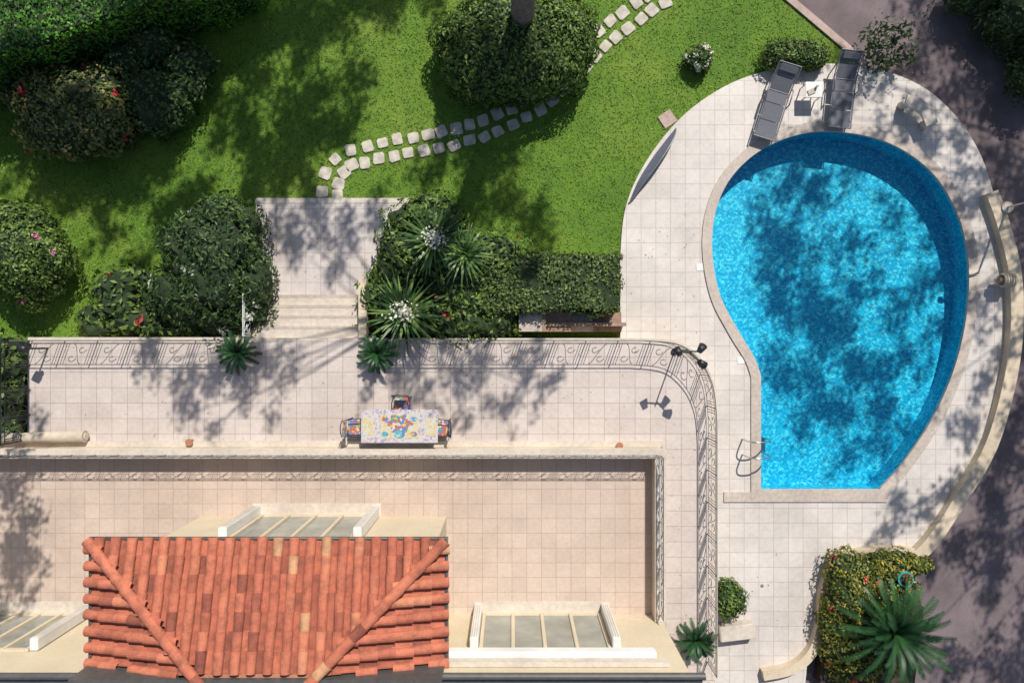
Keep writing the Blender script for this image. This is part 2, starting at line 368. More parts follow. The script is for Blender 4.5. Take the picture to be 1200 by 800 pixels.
# ladder
lad=empty('pool_ladder')
for v in (512,530):
    a=W(870,v+2,ZD); b=W(893,v+2,ZD)
    tubes('handrail',[cat([a,a+Vector((0.0,0,0.55)),a+Vector((0.18,0,0.72)),b+Vector((0,0,0.6)),b+Vector((0.12,0,0.1)),b+Vector((0.12,0,-0.7))],6)],0.022,STEEL,lad,3)
a=W(893,514,ZD);b=W(893,532,ZD)
for k in range(3):
    box('tread_%d'%k,a.x+0.06,a.x+0.16,b.y,a.y,-0.18-0.18*k,-0.15-0.18*k,STEEL,lad)
rim=cat([W(u,v,0.3) for u,v in [(1163,225),(1176,262),(1190,320),(1192,385),(1183,450),(1162,522),(1128,582),(1095,632),(1076,652)]],8)
ribbonwall('garden_wall',rim,0.36,-0.34,0.30,CREAM)
rim2=cat([W(u,v,0.3) for u,v in [(1072,648),(1035,646),(1000,652),(978,668),(967,695),(963,735),(952,765),(930,784),(895,792)]],8)
ribbonwall('planter_wall',rim2,0.26,-0.34,0.296,CREAM)
slab('planting_bed',[[W(u,v,0.1) for u,v in [(1066,652),(1000,655),(970,690),(966,745),(960,800),(1070,810),(1082,720)]]],-0.34,0.12,SOIL)
ribbonwall('kerb',[W(740,-153),W(925,0),W(1003,66),W(1015,78)],0.2,-0.34,0.06,KERB)
ribbonwall('kerb',cat([W(1060,-90,-.2),W(1130,-5,-.2),W(1165,30,-.2),W(1215,85,-.2),W(1300,150,-.2)],6),0.14,-0.34,-0.14,KERB)

# ---------------------------------------------------------------- terrace
ZT=0.9
corner=cat([W(u,v,ZT) for u,v in [(752,396),(795,400),(822,420),(837,450),(841,485)]],8)
terr=[W(33,396,ZT)]+corner+[W(841,795,ZT),W(700,860,ZT),W(33,860,ZT)]
slab('terrace',[terr],-0.34,ZT,T_terr,side=CREAM)
ribbonwall('terrace_edging',[W(33,398.5,ZT),W(308,398.5,ZT)],0.16,ZT-0.1,ZT+0.012,STONE)
ribbonwall('terrace_edging',offset([W(430,396,ZT)]+corner+[W(841,790,ZT)],0.08,False),0.16,ZT-0.1,ZT+0.012,STONE)
st=empty('garden_stairs')
ya=W(0,396,ZT).y; x0=W(303,400,0.5).x; x1=W(424,400,0.5).x
ns=5
for i in range(ns-1):
    zt=ZT*(ns-1-i)/ns
    box('step_%d'%i,x0,x1,ya+0.30*i+0.003,ya+0.30*(i+1),-0.02,zt,STONE,st)
    box('nosing_%d'%i,x0,x1,ya+0.30*(i+1)-0.05,ya+0.30*(i+1)+0.03,zt-0.035,zt+0.006,COPE,st)
slab('landing',[[W(u,v,0.04) for u,v in [(300,232),(480,232),(462,262),(445,300),(428,330),(426,398),(300,398)]]],-0.3,0.04,T_land)
ribbonwall('landing_edging',[W(299,236,0.04),W(480,236,0.04)],0.1,-0.1,0.052,STONE)
box('stair_cheek_wall',x0-0.22,x0-0.003,ya+0.003,ya+1.6,-0.3,0.75,CREAM)
box('stair_cheek_wall',x1+0.003,x1+0.22,ya+0.003,ya+1.6,-0.3,0.95,CREAM)
ss=empty('side_steps')
xa=W(608,0,0.4).x; yt=W(0,366,0.3).y
for i in range(4):
    zt=ZT-0.17*(i+1)
    xs=xa+i*0.72
    box('step_%d'%i,xs,xs+0.715,ya+0.18,yt,-0.2,zt,BROWN if i%2 else COPE,ss)
    box('nosing_%d'%i,xs+0.64,xs+0.74,ya+0.18,yt,zt-0.03,zt+0.006,BROWN,ss)
ribbonwall('side_step_kerb',[W(608,380,0.5),W(733,380,0.5)],0.10,-0.3,0.62,BROWN)

# ---------------------------------------------------------------- railings
def railing(name,path,h,mat,panel=0.86,rad=0.009,z=None):
    L=[0]
    for i in range(1,len(path)): L.append(L[-1]+(path[i]-path[i-1]).length)
    T=L[-1]
    def at(s,hh):
        s=max(0,min(T,s))
        for i in range(1,len(L)):
            if s<=L[i]+1e-9:
                t=(s-L[i-1])/max(1e-9,L[i]-L[i-1]); p=path[i-1].lerp(path[i],t); return (p.x,p.y,p.z+hh)
        p=path[-1]; return (p.x,p.y,p.z+hh)
    o=empty(name); thin=[];thick=[]
    m=max(2,int(T/0.1))
    for hh in (0.08,h*0.86): thin.append([at(T*i/m,hh) for i in range(m+1)])
    thick.append([at(T*i/m,h) for i in range(m+1)])
    np_=max(1,round(T/panel)); pl=T/np_
    h0=0.08;h1=h*0.86;hm=(h0+h1)/2;A=(h1-h0)/2
    for k in range(np_+1): thick.append([at(k*pl,0),at(k*pl,h)])
    for k in range(np_):
        s0=k*pl
        fl=1 if k%2 else -1
        for q in (0.09,0.17,0.83,0.91):
            thin.append([at(s0+q*pl,h0),at(s0+q*pl,h1)])
        pts=[]
        for i in range(17):
            pts.append(at(s0+pl*0.5+fl*(-0.16+0.32*i/16),hm+A*0.92*math.sin(-math.pi/2+math.pi*i/16)))
        thin.append(pts)
        for cc,s1 in ((0.38,1),(0.62,-1)):
            pts=[]
            for i in range(15):
                t=i/14*1.6*math.pi; r=0.11*(1-0.5*i/14)
                pts.append(at(s0+pl*cc+r*math.cos(t),hm+s1*fl*A*0.42+r*1.1*math.sin(t)))
            thin.append(pts)
    tubes('scrollwork',thin,rad,mat,o,1); tubes('rails',thick,rad*1.6,mat,o,1)
    return o
zr=ZT+0.012
railing('terrace_railing',[W(38,399,zr),W(268,399,zr)],0.88,IRONL)
rc=cat([W(u,v,zr) for u,v in [(750,399),(788,404),(812,424),(825,452),(829,490)]],6)
railing('terrace_railing',[W(462,399,zr)]+rc+[W(829,775,zr)],0.88,IRONL)
railing('side_railing',[W(35,399,ZT),W(35,514,ZT)],1.1,BLACK,0.6,0.014)
railing('stair_railing',[Vector((x0-0.1,ya+0.05,0.78)),Vector((x0-0.1,ya+1.55,0.78))],0.6,WHITE,0.5,0.011)

# ---------------------------------------------------------------- house
ZU=1.0
house=empty('villa')
py0=W(0,527,1.5).y; py1=W(0,538,1.5).y; px1=W(779,0,1.5).x; px0=W(768,0,1.5).x; yw=-7.41
box('balcony_floor',-20,px0+0.1,-9,py1+0.1,0.5,ZU,T_up,house)
box('parapet_north',-20,px1,py1,py0,0.5,1.5,CREAM,house,0.01)
box('parapet_coping',-20,px1+0.03,py1+0.02,py0+0.03,1.503,1.54,STONE,house,0.01)
box('parapet_base',-20,px1+0.08,py0+0.003,py0+0.16,0.88,1.0,STONE,house)
box('parapet_east',px0,px1-0.003,yw,py1-0.003,0.5,1.5,CREAM,house,0.01)
box('parapet_coping_east',px0-0.02,px1+0.03,yw,py1+0.017,1.503,1.54,STONE,house,0.01)
rp=[Vector((-19,(py0+py1)/2,1.54)),Vector(((px0+px1)/2,(py0+py1)/2,1.54)),Vector(((px0+px1)/2,yw+0.2,1.54))]
rr=railing('balcony_railing',rp,0.38,IRONL,0.62,0.007)
xe=3.98
box('main_wall',-20,xe,-15,yw,0.4,4.35,WALLC,house)
box('main_eave',-20,xe+0.25,-15,yw+0.02,4.37,4.47,GUT,house)
tubes('main_gutter',[[(-20,yw-0.0,4.5),(xe+0.3,yw-0.0,4.5)]],0.08,GUT,house,3)
bx0,bx1,by=-8.46,-1.78,-4.75
box('bay_wall',bx0,bx1,yw+0.003,by,ZU,4.0,WALLC,house)
def door(name,x0,x1,y,zb,zt,n):
    d=empty(name); d.parent=house
    box('glazing',x0,x1,y+0.01,y+0.03,zb+0.05,zt,GLASS,d)
    w=(x1-x0)/n; t=0.045
    for i in range(n+1):
        xx=x0+i*w; box('stile_%d'%i,xx-t,xx+t,y+0.004,y+0.08,zb+0.02,zt+0.05,WALLC,d,0.008)
    for k,z in enumerate((zb+0.08,zt)):
        for i in range(n):
            box('rail_%d_%d'%(k,i),x0+i*w+t+0.002,x0+(i+1)*w-t-0.002,y+0.004,y+0.07,z-0.05,z+0.05,WALLC,d)
    for s,xx in ((-1,x0-0.16),(1,x1+0.16)):
        obox('shutter',Vector((xx,y+0.17,(zb+zt)/2+0.02)),0.20,0.30,zt-zb,(0,0,0),WHITE,d,0.015)
        for k in range(3):
            obox('groove_%d'%k,Vector((xx+(k-1)*0.055,y+0.326,(zb+zt)/2+0.02)),0.02,0.012,zt-zb-0.2,(0,0,0),STONE,d)
    box('threshold',x0-0.3,x1+0.3,y+0.003,y+0.36,zb,zb+0.03,STONE,d)
    return d
door('bay_doors',-6.75,-3.85,by,ZU,3.3,4)
door('balcony_doors',-0.75,2.35,yw,ZU,3.25,4)
door('balcony_doors_west',-13.9,-11.6,yw,ZU,3.25,4)
box('awning_cassette',-1.7,3.35,yw+0.004,yw+0.24,3.55,3.82,WHITE,house,0.03)
box('awning_cassette_lip',-1.7,3.6,yw+0.004,yw+0.12,3.84,4.1,STONE,house,0.02)
ex0,ex1,ey,ez,sl=-9.62,-1.52,-4.53,4.0,0.27
ys=-7.33
roof=empty('tiled_roof'); roof.parent=house
tv=[];tf=[];tr=[]
def tile(o,a,u,nv,r1,r2,L,cv,up,seg=7,rn=None):
    b=len(tv); rn=min(0.8,max(0.05,random.gauss(0.5,0.16))) if rn is None else rn
    if random.random()<0.015: rn=0.93
    if random.random()<0.04: rn=0.08
    for j in (0,1):
        r=(r1,r2)[j]; c=o+u*(L*j)+nv*(up+(0.022 if j==0 else 0.0))
        for i in range(seg+1):
            t=math.pi*i/seg; tv.append(c+a*(math.cos(t)*r)+nv*(math.sin(t)*r*(1 if cv else -1)*0.85))
    for i in range(seg):
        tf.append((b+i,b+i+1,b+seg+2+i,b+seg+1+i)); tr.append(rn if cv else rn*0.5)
    b2=len(tv); c=o+nv*(up+0.022)
    if cv:
        for i in range(seg+1):
            t=math.pi*i/seg; tv.append(c+a*(math.cos(t)*(r1-0.02))+nv*(math.sin(t)*(r1-0.02)*0.85))
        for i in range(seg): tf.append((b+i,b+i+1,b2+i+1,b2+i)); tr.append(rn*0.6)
pitch=0.37; rl=0.40
def slope(origin,a,u2,length,depth,test):
    u=Vector((u2.x,u2.y,sl)).normalized(); nv=a.cross(u); 
    if nv.z<0: nv=-nv
    nc=int(length/pitch)+1; cs=1/math.sqrt(1+sl*sl)
    for i in range(nc):
        for j in range(-0,int(depth/(rl*cs))+2):
            for cv,off in ((True,0.5),(False,0.0)):
                jit=Vector((random.uniform(-.012,.012),random.uniform(-.012,.012),random.uniform(-.006,.006)))
                o=origin+a*((i+off)*pitch)+u*(j*rl-0.06)+jit
                cc=o+u*(rl*0.5)
                a2=(a+u*random.uniform(-.03,.03)).normalized()
                if test(cc): tile(o,a2,u,nv,0.118 if cv else 0.125,0.102 if cv else 0.115,rl+0.07,cv,0.05 if cv else 0.075)
mg=0.02
slope(Vector((ex0+0.05,ey,ez)),Vector((1,0,0)),Vector((0,-1,0)),ex1-ex0-0.1,-ys+ey,lambda c:(c.x-ex0)>(ey-c.y)-mg and (ex1-c.x)>(ey-c.y)-mg and c.y>ys)
slope(Vector((ex0,ey-0.02,ez)),Vector((0,-1,0)),Vector((1,0,0)),ey-ys,4.0,lambda c:(c.x-ex0)<(ey-c.y)+mg and c.x<(ex0+ex1)/2 and c.y>ys)
slope(Vector((ex1,ey-0.02,ez)),Vector((0,-1,0)),Vector((-1,0,0)),ey-ys,4.0,lambda c:(ex1-c.x)<(ey-c.y)+mg and c.x>(ex0+ex1)/2 and c.y>ys)
dm=ey-ys
for sx,xx in ((1,ex0),(-1,ex1)):
    u=Vector((sx,-1,sl)).normalized(); a=Vector((1,sx,0)).normalized(); nv=a.cross(u)
    if nv.z<0: nv=-nv
    k=0; step=0.36; Lh=math.sqrt(2+sl*sl)*(dm)
    while k*step<Lh:
        tile(Vector((xx,ey,ez))+u*(k*step),a,u,nv,0.13,0.115,step+0.07,True,0.12); k+=1
mesh('tiles',tv,tf,RT,roof,rnd=tr,smooth=False)
zb=ez+sl*dm
x_l=ex0+dm; x_r=ex1-dm
mesh('roof_deck',[(ex0,ey,ez-0.03),(ex1,ey,ez-0.03),(x_r,ys,zb-0.03),(x_l,ys,zb-0.03),(ex0,ys,ez-0.03),(ex1,ys,ez-0.03)],[(0,1,2,3),(0,3,4),(1,5,2)],CLAY,roof)
box('soffit',ex0,ex1,ys,ey,ez-0.14,ez-0.06,WHITE,roof)
tubes('gutter',[[(ex0-0.02,ys,ez-0.02),(ex0-0.02,ey+0.03,ez-0.02),(ex1+0.02,ey+0.03,ez-0.02),(ex1+0.02,ys,ez-0.02)]],0.055,GUT,roof,3)
mesh('roof_upstand',[(ex0,ys,ez-.1),(ex1,ys,ez-.1),(ex1,ys,zb+.08),(ex0,ys,zb+.08),(ex0,ys-0.08,zb+.08),(ex1,ys-0.08,zb+.08)],[(0,1,2,3),(3,2,5,4)],GUT,roof)

# ---------------------------------------------------------------- terrace furniture
tb=empty('mosaic_table'); a=W(423,519,ZT+0.75); b=W(513,480,ZT+0.75)
box('table_top',a.x,b.x,a.y,b.y,ZT+0.71,ZT+0.745,MOS_BOR,tb,0.008)
cx,cy=(a.x+b.x)/2,(a.y+b.y)/2
box('field_inlay',cx-0.5,cx+0.5,a.y+0.13,b.y-0.13,ZT+0.74,ZT+0.749,MOS_FLD,tb)
for q in (-0.82,0.82): box('side_inlay',cx+q-0.14,cx+q+0.14,a.y+0.2,b.y-0.2,ZT+0.74,ZT+0.749,MOS_FLD,tb)
def disc(name,c,r,mat,par,n=24,star=0.0):
    vs=[(c.x,c.y,c.z)]+[(c.x+r*(1+star*math.cos(6*t))*math.cos(t)*1.15,c.y+r*(1+star*math.cos(6*t))*math.sin(t)*0.8,c.z) for t in np.linspace(0,2*math.pi,n,endpoint=False)]
    return mesh(name,vs,[(0,i+1,(i+1)%n+1) for i in range(n)],mat,par)
disc('bouquet_inlay',Vector((cx,cy+0.08,ZT+0.754)),0.28,MOS_COL,tb,36,0.2)
disc('vase_inlay',Vector((cx,cy-0.2,ZT+0.757)),0.13,MOS_BLUE,tb,18,0.0)
for q in (-0.38,0.38):
    for q2 in (-0.2,0.2): disc('fruit_inlay',Vector((cx+q,cy+q2,ZT+0.755)),0.08,MOS_BLUE if q*q2>0 else MOS_COL,tb,18,0.1)
tubes('frame',[[(a.x+.1,a.y+.1,ZT),(a.x+.1,a.y+.1,ZT+.7)],[(b.x-.1,a.y+.1,ZT),(b.x-.1,a.y+.1,ZT+.7)],[(a.x+.1,b.y-.1,ZT),(a.x+.1,b.y-.1,ZT+.7)],[(b.x-.1,b.y-.1,ZT),(b.x-.1,b.y-.1,ZT+.7)]],0.02,BLACK,tb)
def chair(loc,rot):
    c=empty('garden_chair')
    box('seat',-0.21,0.21,-0.2,0.2,0.43,0.455,MOS_COL,c,0.01)
    L=[]
    for sx in (-.2,.2):
        L.append([(sx,0.19,0),(sx,0.19,0.43)]); L.append([(sx,-0.19,0),(sx,-0.19,0.45),(sx*1.0,-0.27,0.9)])
        L.append([(sx,0.18,0.44),(sx*1.2,0.16,0.64),(sx*1.2,-0.05,0.66),(sx,-0.21,0.62)])
    L.append([(-.2+.4*i/10,-0.27-0.02*math.sin(math.pi*i/10),0.9+0.07*math.sin(math.pi*i/10)) for i in range(11)])
    L.append([(-.21,-.2,.43),(.21,-.2,.43),(.21,.2,.43),(-.21,.2,.43),(-.21,-.2,.43)])
    tubes('frame',L,0.013,BLACK,c,2)
    obox('backrest',Vector((0,-0.24,0.72)),0.34,0.02,0.30,(0.17,0,0),MOS_COL,c,0.008)
    c.location=loc; c.rotation_euler=(0,0,rot); return c
chair(W(471,474,ZT+0.45),math.pi).location.z=ZT
chair(W(417,500,ZT+0.45),-math.pi/2).location.z=ZT
chair(W(518,501,ZT+0.45),math.pi/2).location.z=ZT
lp=empty('garden_spotlight'); bpt=W(790,412,ZT)
tubes('pole',[[bpt,bpt+Vector((0,0,1.75))],[bpt+Vector((-0.25,0.05,1.7)),bpt+Vector((0.25,0.03,1.72))],[bpt+Vector((0,0,1.6)),bpt+Vector((0.28,-0.25,1.65))]],0.02,BLACK,lp)
for d,rz in ((Vector((-0.3,0.02,1.72)),0.5),(Vector((0.27,0.1,1.74)),-0.7),(Vector((0.3,-0.27,1.67)),-2.2)):
    cyl('lamp_head',bpt+d,0.11,0.2,BLACK,lp,0.07,rot=(1.1,0,rz))
cyl('base_plate',bpt+Vector((0,0,0.02)),0.09,0.04,BLACK,lp)
l2=empty('garden_spotlight'); q=W(56,408,ZT)
tubes('pole',[[q,q+Vector((0,0,0.9))]],0.025,BLACK,l2); cyl('lamp_head',q+Vector((0,0,0.95)),0.12,0.22,BLACK,l2,0.08,rot=(1.2,0,1.2)); obox('bracket',q+Vector((0.05,0.05,0.9)),0.2,0.1,0.08,(0,0,0.4),BLACK,l2)
aw=empty('rolled_awning'); p=W(-20,514,ZT+0.2); q2=W(100,511,ZT+0.2)
dr=(q2-p); cyl('roll',(p+q2)/2,0.13,dr.length,BEIGE,aw,0.16,rot=(0,math.pi/2,math.atan2(dr.y,dr.x)))
cyl('end_cap',q2+Vector((0.02,0,0)),0.1,0.03,STONE,aw,rot=(0,math.pi/2,0))
for (u,v) in ((225,517),(725,521)):
    c=W(u,v,ZT); e=empty('flower_pot'); cyl('pot',c+Vector((0,0,.09)),0.06,0.18,CLAY,e,0.085); cyl('rim',c+Vector((0,0,.185)),0.095,0.03,CLAY,e)
# ---------------------------------------------------------------- loungers
STEEL_D=M('grey_aluminium',(0.22,0.22,0.24),0.4,0.1,8,0,0.4)
def lounger(c,rot):
    o=empty('sun_lounger')
    Wd=0.62
    prof=[(-1.0,0.30),(-0.5,0.30),(0.0,0.32),(0.35,0.32),(0.75,0.5),(1.02,0.68)]
    for i in range(len(prof)-1):
        (y0,z0),(y1,z1)=prof[i],prof[i+1]
        mesh('sling_%d'%i,[(-Wd/2+.03,y0+.012,z0),(Wd/2-.03,y0+.012,z0),(Wd/2-.03,y1-.012,z1),(-Wd/2+.03,y1-.012,z1)],[(0,1,2,3)],FABRIC,o)
    side=[[(sx,y,z) for y,z in prof] for sx in (-Wd/2,Wd/2)]
    ends=[[(-Wd/2,y,z),(Wd/2,y,z)] for y,z in (prof[0],prof[3],prof[5])]
    legs=[[(sx,y,0.30),(sx,y+.04,0)] for sx in (-Wd/2,Wd/2) for y in (-0.8,0.3)]+[[(sx,0.75,0.5),(sx,0.6,0.02)] for sx in (-Wd/2,Wd/2)]
    arms=[[(sx*1.06,-0.05,0.3),(sx*1.1,0.0,0.5),(sx*1.1,0.4,0.5),(sx,0.5,0.38)] for sx in (-Wd/2,Wd/2)]
    tubes('frame',side+ends+legs+arms,0.018,STEEL_D,o,2)
    obox('head_cushion',Vector((0,0.9,0.63)),0.5,0.2,0.06,(0.58,0,0),FABRIC,o,0.02)
    o.location=c; o.rotation_euler=(0,0,rot); return o
lounger(W(908,122,0.35)-Vector((0,0,0.30)),-0.30)
lounger(W(988,108,0.35)-Vector((0,0,0.30)),-0.10)
t2=empty('side_table'); c=W(953,106,0.45); c.z=ZD
box('top',c.x-.24,c.x+.24,c.y-.22,c.y+.22,ZD+.42,ZD+.45,WHITE,t2,0.01)
for sx in (-.2,.2):
    for sy in (-.18,.18): cyl('leg',Vector((c.x+sx,c.y+sy,ZD+.21)),0.018,0.42,WHITE,t2)
o=cyl('glass',Vector((c.x+.05,c.y+.06,ZD+.51)),0.035,0.12,STEEL,t2); obox('book',Vector((c.x-.08,c.y-.06,ZD+.465)),0.2,0.14,0.025,(0,0,.4),BEIGE,t2)
bn=empty('curved_bench')
cp=cat([W(u,v,0.45) for u,v in [(1062,118),(1075,122),(1086,132),(1092,146)]],6)
ribbonwall('seat',cp,0.34,0.40,0.47,STONE,bn)
for i in (2,len(cp)-3): cyl('pedestal',Vector((cp[i].x,cp[i].y,0.22)),0.12,0.34,STONE,bn)
scn=empty('curved_dark_panel')  # added blue-grey panel standing in for an unidentified dark crescent
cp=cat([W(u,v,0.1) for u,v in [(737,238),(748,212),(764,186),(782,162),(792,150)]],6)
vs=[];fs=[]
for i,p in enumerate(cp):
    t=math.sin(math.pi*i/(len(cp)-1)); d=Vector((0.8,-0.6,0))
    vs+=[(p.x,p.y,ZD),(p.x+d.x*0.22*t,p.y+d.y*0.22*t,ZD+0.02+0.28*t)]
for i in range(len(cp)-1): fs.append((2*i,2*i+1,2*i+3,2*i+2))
SCR=M('slate_blue_grey',(0.12,0.13,0.17),0.7,0.1,8,0.1)
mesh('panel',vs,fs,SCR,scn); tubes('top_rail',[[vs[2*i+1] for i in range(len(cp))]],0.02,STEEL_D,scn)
sh=empty('pool_shower'); c=W(1180,243,0.3)
tubes('pipe',[cat([c,c+Vector((0,0,1.7)),c+Vector((-0.1,0,2.0)),c+Vector((-0.35,-0.02,2.05))],6)],0.03,STEEL,sh,3); cyl('shower_head',c+Vector((-0.38,-0.02,2.0)),0.09,0.04,STEEL,sh)
cyl('base',c+Vector((0,0,0.02)),0.16,0.05,STONE,sh)
hr=empty('hose_reel'); c=W(1176,329,0.3)
for k in range(5):
    tubes('coil_%d'%k,[[(c.x+(k-2)*0.07,c.y+0.17*math.cos(t),c.z+0.14+0.17*math.sin(t)) for t in np.linspace(0,6.283,20)]],0.03,BEIGE,hr)
cyl('drum',Vector((c.x,c.y,c.z+0.14)),0.09,0.5,BROWN,hr,rot=(0,math.pi/2,0))
obox('drain_cover',W(782,140,0.0)+Vector((0,0,0.015)),0.42,0.40,0.05,(0,0,0.6),KERB,None,0.01)
obox('low_step_wall',W(862,738,0.2)+Vector((0,0,0)),1.0,0.42,0.42,(0,0,0.12),STONE,None,0.02)
cyl('deck_drain',W(893,686,ZD)+Vector((0,0,.004)),0.05,0.01,BROWN)
# fallen leaves on the paving
def litter(k,u0,u1,v0,v1,z):
    U_=rng.uniform(u0,u1,k); V_=rng.uniform(v0,v1,k); kk=(H-z)/F
    return np.column_stack([(U_-600)*kk,(400-V_)*kk,np.full(k,z+0.012)])
C=np.vstack([litter(90,60,820,405,522,ZT),litter(30,783,835,525,760,ZT),litter(30,735,825,240,390,ZD),litter(50,850,1060,595,780,ZD),litter(30,310,430,245,335,0.045),litter(160,1110,1190,620,790,-0.3),litter(50,1000,1140,82,140,ZD)])
leaves('fallen_leaves',C,rng.normal(size=C.shape)*0.1+[0,0,1],0.05,0.02,[LITTER])
# ---------------------------------------------------------------- stepping stones
cl=cat([W(u,v,0.03) for u,v in [(386,232),(388,212),(402,190),(430,180),(470,172),(515,165),(560,152),(605,134),(645,108),(675,78),(705,45),(745,15),(790,-15)]],10)
d=[0]
for i in range(1,len(cl)): d.append(d[-1]+(cl[i]-cl[i-1]).length)
vs=[];fs=[];s=0.1
def onpath(s):
    for i in range(1,len(d)):
        if s<=d[i]:
            t=(s-d[i-1])/(d[i]-d[i-1]); return cl[i-1].lerp(cl[i],t),(cl[i]-cl[i-1]).normalized()
    return cl[-1],(cl[-1]-cl[-2]).normalized()
while s<d[-1]:
    p,t=onpath(s); nn=Vector((-t.y,t.x,0))
    for r in (-1,1):
        c=p+nn*r*0.225+t*(0.1 if r>0 else -0.06)+Vector((random.uniform(-.03,.03),random.uniform(-.03,.03),0))
        a0=math.atan2(t.y,t.x)+random.uniform(-.2,.2); hx=random.uniform(0.15,0.185); hy=random.uniform(0.145,0.18); b=len(vs); m=8
        R=[]
        for (qx,qy) in ((1,-.72),(1,.72),(.74,1),(-.74,1),(-1,.72),(-1,-.72),(-.74,-1),(.74,-1)):
            x=qx*hx*random.uniform(.88,1.08); y=qy*hy*random.uniform(.88,1.08)
            R.append((x*math.cos(a0)-y*math.sin(a0),x*math.sin(a0)+y*math.cos(a0)))
        for z,sc_ in ((0.0,1.0),(0.035,1.0),(0.045,0.92)):
            for (x,y) in R: vs.append((c.x+x*sc_,c.y+y*sc_,z))
        for L_ in (0,1):
            for k in range(m): fs.append((b+L_*m+k,b+L_*m+(k+1)%m,b+(L_+1)*m+(k+1)%m,b+(L_+1)*m+k))
        fs.append(tuple(b+2*m+k for k in range(m)))
    s+=0.43
PAV=M('paving_stone',(0.54,0.485,0.40),0.8,0.25,5,0.6)
mesh('stepping_stone_path',vs,fs,PAV)

# ---------------------------------------------------------------- plants
bush('round_shrub',[(603,52,1.9,92,66),(555,45,1.7,48,45),(655,40,1.7,45,42)],L_mid,0.12,400,0.05)
bush('flowering_shrub',[(80,125,1.7,66,56),(45,115,1.5,36,36),(118,135,1.4,34,38)],L_russet,0.13,360,0.09,FLR,0.02)
boxhedge('tall_hedge',Vector((-12.3,9.5,0)),5.0,1.9,2.2,math.radians(20),L_bright,0.11,400)
bush('rounded_shrub',[(22,300,1.7,56,58),(10,265,1.5,40,32)],L_mid,0.11,380,0.07,FLP,0.012)
bush('dark_shrub',[(185,115,1.3,40,40),(215,80,1.2,36,34),(150,70,1.2,36,30),(180,55,1.4,40,26)],L_dark,0.13,260,0.1)
bush('oleander_shrub',[(245,300,2.1,62,70),(262,262,2.0,42,38),(285,330,1.6,30,50),(220,345,1.6,48,44),(265,370,1.3,46,26)],L_dark,0.14,300,0.1,FLW,0.05,0.35)
bush('low_leafy_plant',[(140,345,0.9,40,34),(165,375,0.8,45,20),(115,375,0.6,30,18),(190,385,0.8,30,14)],L_mid,0.2,200,0.14,FLR,0.03,0.45)
bush('mixed_shrub',[(500,260,1.5,45,38),(545,310,1.5,62,50),(470,300,1.3,30,35),(560,365,1.3,50,34),(500,372,1.2,70,28),(450,345,1.1,26,40)],L_mid,0.15,260,0.12,FLR,0.02,0.5)
boxhedge('clipped_hedge',W(645,331,1.1),1.9,0.78,1.15,0.0,L_hedge,0.1,420)
bush('small_flowering_bush',[(820,67,0.6,16,17)],L_mid,0.09,330,0.1,FLW,0.6)
bush('low_shrub',[(932,62,0.7,36,18),(955,66,0.6,16,14)],L_mid,0.09,330,0.08)
bush('sparse_shrub',[(1040,52,0.9,24,24),(1055,35,1.1,14,12),(1022,42,1.0,12,10),(1060,66,0.7,16,12),(1030,72,0.7,14,12)],L_dark,0.16,130,0.2,None,0,0.4,core=False,z0=-0.3)
bush('terrace_shrub',[(856,703,0.8,17,25)],L_mid,0.09,330,0.1)
bush('variegated_shrub',[(1000,690,1.1,32,42),(985,740,0.9,24,44),(1045,665,0.9,30,18),(1015,770,0.9,40,30),(1075,662,0.8,16,12),(1040,700,0.9,38,30)],L_yellow,0.1,330,0.1,FLR,0.02)
bush('roadside_shrub',[(1195,15,1.0,40,45),(1230,70,1.2,40,40),(1150,-10,1.0,30,20)],L_dark,0.13,240,0.12,z0=-0.3)
bush('side_garden_plant',[(12,420,1.0,26,26),(8,460,0.9,24,28),(14,500,0.8,22,20)],L_mid,0.2,180,0.15,z0=-0.3)

def fronds(name,c,n,Lr,mat,leaflet,lw,ring=(0.05,1.1),droop=0.5,seg=14,rachis=True,h=0.3):
    vs=[];fs=[];rn=[]
    for i in range(n):
        az=i*2.39996+random.uniform(-.1,.1); el=ring[0]+(ring[1]-ring[0])*(i/n); L=Lr*random.uniform(0.85,1.05)*(1.0 if i<n*0.7 else 0.85)
        hd=Vector((math.cos(az),math.sin(az),0)); pts=[]
        p=Vector(c)+Vector((0,0,h)); e=el+0.35
        st_=L/seg
        for k in range(seg+1):
            pts.append(p.copy()); p=p+(hd*math.cos(e)+Vector((0,0,1))*math.sin(e))*st_; e-=droop/seg*(1+k/seg)
        sd=Vector((-hd.y,hd.x,0)); r0=random.random()
        for k in range(seg):
            w0=0.015*(1-k/seg)+0.004; b=len(vs)
            if not rachis: 
                w0=lw*math.sin(math.pi*min(1,(k+0.6)/(seg+0.2))**0.7)*0.5+0.004; w1=lw*math.sin(math.pi*min(1,(k+1.6)/(seg+0.2))**0.7)*0.5+0.002
                if k==seg-1: w1=0.001
            else: w1=w0
            vs+=[pts[k]-sd*w0,pts[k]+sd*w0,pts[k+1]+sd*w1,pts[k+1]-sd*w1]; fs.append((b,b+1,b+2,b+3)); rn.append(r0)
        if rachis:
            m=int(seg*2.2)
            for k in range(m):
                t=(k+1)/(m+1); x=t*seg; i0=min(seg-1,int(x)); q=pts[i0].lerp(pts[i0+1],x-i0)
                dr=(pts[i0+1]-pts[i0]).normalized(); ll=leaflet*(math.sin(math.pi*(0.12+0.8*t))**0.7)
                for s_ in (-1,1):
                    dd=(sd*s_*0.75+dr*0.8+Vector((0,0,0.15))).normalized(); b=len(vs); wv=dr*lw/2
                    vs+=[q-wv,q+wv,q+dd*ll*0.6+wv*0.9,q+dd*ll,q+dd*ll*0.6-wv*0.9]; fs.append((b,b+1,b+2,b+3,b+4)); rn.append(min(1,max(0,r0*0.6+random.random()*0.3)))
    return mesh(name,vs,fs,mat,rnd=rn)
